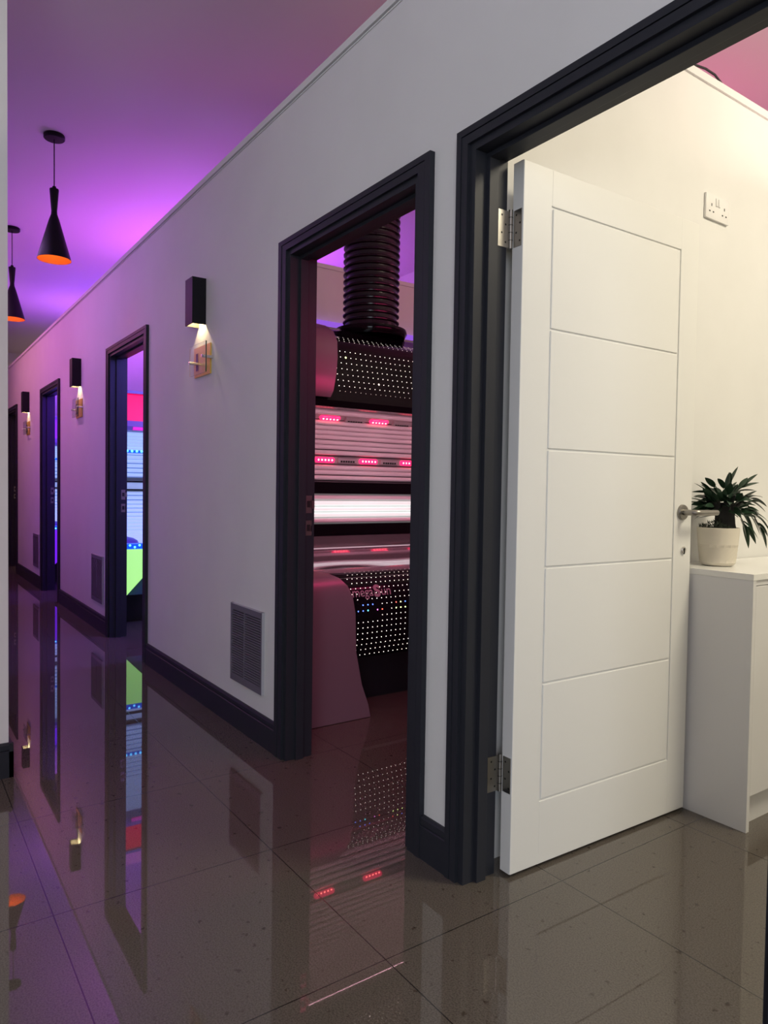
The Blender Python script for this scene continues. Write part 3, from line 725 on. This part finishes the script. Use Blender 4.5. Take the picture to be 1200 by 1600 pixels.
    for sgn in (0, 1):
        rows = []
        for z, yr, xf in cap:
            ya, yb = 0.14, yr
            if sgn: ya, yb = mir(0.14), mir(yr)
            rows.append([(xf, ya, z), (xf, yb, z), (-3.95, yb, z + 0.05), (-3.95, ya, z + 0.05)])
        o = MB().grid(rows, True, 0, True).build('canopy_end_cap', M['silver'], B, smooth=35); o['label'] = 'silver-grey curved end cap'
    MB().lathe([(0.0, 1.985), (0.17, 1.984), (0.20, 1.975), (0.205, 1.955), (0.19, 1.93)], (-3.36, 0.945, 0), 48).build('duct_collar', M['blk'], B, smooth=50)
    # struts joining canopy to base at the back
    for yy in (0.16, 2.35): MB().box((-4.14, yy, 0.2), (-4.06, yy + 0.08, 1.6)).build('support_post', M['blkm'], B)
    return B
bedbase()
tag(MB().box((-4.222, 0.15, 2.14), (-4.19, 2.7, 2.215)).build('violet_glow_band', M['violet']), 'glowing band standing in for violet light on the wall above the dotted tanning bed', 'painted glow')  # box glows in place of a violet-lit band above the canopy
mb = MB(); prof = []
z = 1.988; k = 0
while z < CZ - 0.002:
    prof += [(0.146, z), (0.146, z + 0.020), (0.158, z + 0.025), (0.159, z + 0.030), (0.148, z + 0.035)]; z += 0.0375
prof.append((0.146, CZ - 0.001))
tag(MB().lathe(prof, (-3.36, 0.945, 0), 56).build('exhaust_duct', M['duct'], smooth=50), 'ribbed black exhaust duct rising from the dotted tanning bed to the ceiling', 'duct')

# ---------------------------------------------------------------- beds of the farther rooms
def bed2(ox, label, P, name='tanning_bed'):
    # ox: x of the partition face behind; reference partition -6.98
    dx = ox + 6.98
    B = thing(name, (ox + 0.7, 1.2, 0), label, 'tanning bed')
    def X(v): return v + dx
    Y0, Y1 = 0.12, 2.3
    MB().box((X(-6.8), Y0 + 0.03, 0), (X(-5.86), Y1 - 0.03, 0.30)).build('base', M['blkm'], B)
    m2 = MB().prism([(Y0, 0.195), (Y0 + 0.03, 0.195), (0.50, 0.57), (0.50, 0.598), (Y0, 0.598)], 'X', X(-5.60), X(-5.552))
    m2.box((X(-5.60), 0.50, 0.57), (X(-5.552), Y1 - 0.3, 0.598)); o = m2.build('front_panel', P['front'], B); o['label'] = P['frontlabel']
    MB().prism([(Y0, 0.24), (Y1, 0.24), (Y1, 0.56), (Y0, 0.56)], 'X', X(-5.86), X(-5.605)).build('lower_shell', M['teal'], B)
    MB().box((X(-5.63), Y0, 0.598), (X(-5.555), Y1, 0.640), bev=0.006).build('light_rail', M['bluerail'], B)
    m2 = MB()
    for k in range(30): m2.lathe([(0, 0.004), (0.007, 0.003), (0.009, 0)], (X(-5.5545), Y0 + 0.03 + k * 0.036, 0.621 + 0.007 * (-1) ** k), 8, axis='X')
    m2.build('diodes', M['blueled'], B)
    # curved lamp bed, from front rim down and up the back, then canopy
    lower = [(-5.70, 0.585), (-5.95, 0.52), (-6.25, 0.53), (-6.50, 0.64), (-6.66, 0.78), (-6.74, 0.90), (-6.78, 1.02)]
    upper = [(-6.78, 1.16), (-6.74, 1.32), (-6.66, 1.46), (-6.50, 1.58), (-6.25, 1.66), (-5.95, 1.62), (-5.72, 1.52)]
    for nm, prof in (('lower_reflector', lower), ('canopy_reflector', upper)):
        MB().grid([[(X(a), Y0, b) for a, b in prof], [(X(a), Y1, b) for a, b in prof]]).build(nm, P['back'], B, smooth=60)
        A = [0]
        for i in range(len(prof) - 1): A.append(A[-1] + math.dist(prof[i], prof[i + 1]))
        s = 0.03
        while s < A[-1]:
            for i in range(len(prof) - 1):
                if s <= A[i + 1]:
                    t = (s - A[i]) / (A[i + 1] - A[i]); p = (prof[i][0] + (prof[i + 1][0] - prof[i][0]) * t, prof[i][1] + (prof[i + 1][1] - prof[i][1]) * t); d = Vector((prof[i + 1][0] - prof[i][0], prof[i + 1][1] - prof[i][1])).normalized(); break
            n_ = (-d.y, d.x) if nm == 'lower_reflector' else (d.y, -d.x)
            n_ = n_ if nm == 'lower_reflector' else n_
            if nm == 'lower_reflector' and n_[1] < 0: n_ = (-n_[0], -n_[1])
            c = (X(p[0] + abs(n_[0]) * 0.016), p[1] + (n_[1] * 0.016))
            MB().tube([(c[0], Y0 + 0.005, c[1]), (c[0], Y1 - 0.005, c[1])], 0.0155, 10).build('lamp_tube', P['tube'], B, smooth=60)
            s += 0.044
    MB().box((X(-6.82), Y0, 1.042), (X(-6.74), Y1, 1.053)).build('middle_rail', M['blk'], B)
    MB().box((X(-6.82), Y0, 1.118), (X(-6.74), Y1, 1.129)).build('middle_rail', M['blk'], B)
    MB().box((X(-6.83), Y0, 1.056), (X(-6.78), Y1, 1.114)).build('middle_panel', P['tube'], B)
    m2 = MB()
    for k in range(40): m2.lathe([(0, 0.006), (0.009, 0.004), (0.012, 0)], (X(-6.655), Y0 + 0.03 + k * 0.043, 1.402), 8, axis='X')
    rl = MB().box((X(-6.70), Y0, 1.385), (X(-6.655), Y1, 1.42)).build('canopy_light_rail', M['bluerail'], B); m2.build('diodes', M['blueled'], rl)
    # canopy front rim and glowing fascia
    MB().prism([(X(-5.72), 1.505), (X(-5.60), 1.510), (X(-5.585), 1.54), (X(-5.62), 1.585), (X(-5.74), 1.585)], 'Y', Y0, Y1).build('canopy_rim', P['rim'], B)
    MB().box((X(-5.604), 0.25, 1.512), (X(-5.583), Y1, 1.536)).build('rim_light', P['rimlit'], B)
    MB().prism([(X(-5.66), 1.585), (X(-5.69), 1.80), (X(-6.0), 1.86), (X(-6.25), 1.86), (X(-6.25), 1.70), (X(-5.95), 1.66), (X(-5.74), 1.586)], 'Y', Y0, Y1).build('canopy_shell', P['shell'], B)
    MB().box((X(-6.84), Y0, 1.16), (X(-6.80), Y1, 1.86)).build('canopy_back', M['blkm'], B)
    MB().box((X(-6.80), Y0, 1.82), (X(-6.25), Y1, 1.86)).build('canopy_top', M['blkm'], B)
    MB().box((X(-5.688), Y0 - 0.001, 1.800), (X(-5.66), Y1, 1.822)).build('top_edge', M['grey'], B)
    # pillow
    m2 = MB(); rows = []
    for i in range(9):
        a = -PI / 2 + PI * i / 8; rows.append([(X(-5.93) + 0.13 * math.cos(a) * math.cos(2 * PI * k / 20), Y0 + 0.13 + 0.14 * math.cos(a) * math.sin(2 * PI * k / 20), 0.62 + 0.055 * math.sin(a)) for k in range(20)])
    m2.grid(rows, True); o = m2.build('head_rest', M['cushion'], B, smooth=180); o['label'] = 'purple rounded head rest'
    for yy in (Y0 + 0.01, Y1 - 0.09): MB().box((X(-6.9), yy, 0.2), (X(-6.84), yy + 0.08, 1.7)).build('support_post', M['blkm'], B)
    return B
bed2(-6.98, 'tanning bed with a lime glowing front and red canopy in the second room', dict(front=M['green'], frontlabel='lime glowing front panel with a slanted lower edge', back=M['blutubeback'], tube=M['blutube'], rim=M['grey'], rimlit=M['pinkpanel'], shell=M['redpanel']))
bed2(-9.72, 'tanning bed glowing blue and violet in the third room', dict(front=M['violetlit'], frontlabel='violet glowing front panel', back=M['blutubeback'], tube=M['blutube'], rim=M['grey'], rimlit=M['violetlit'], shell=M['violetlit']))
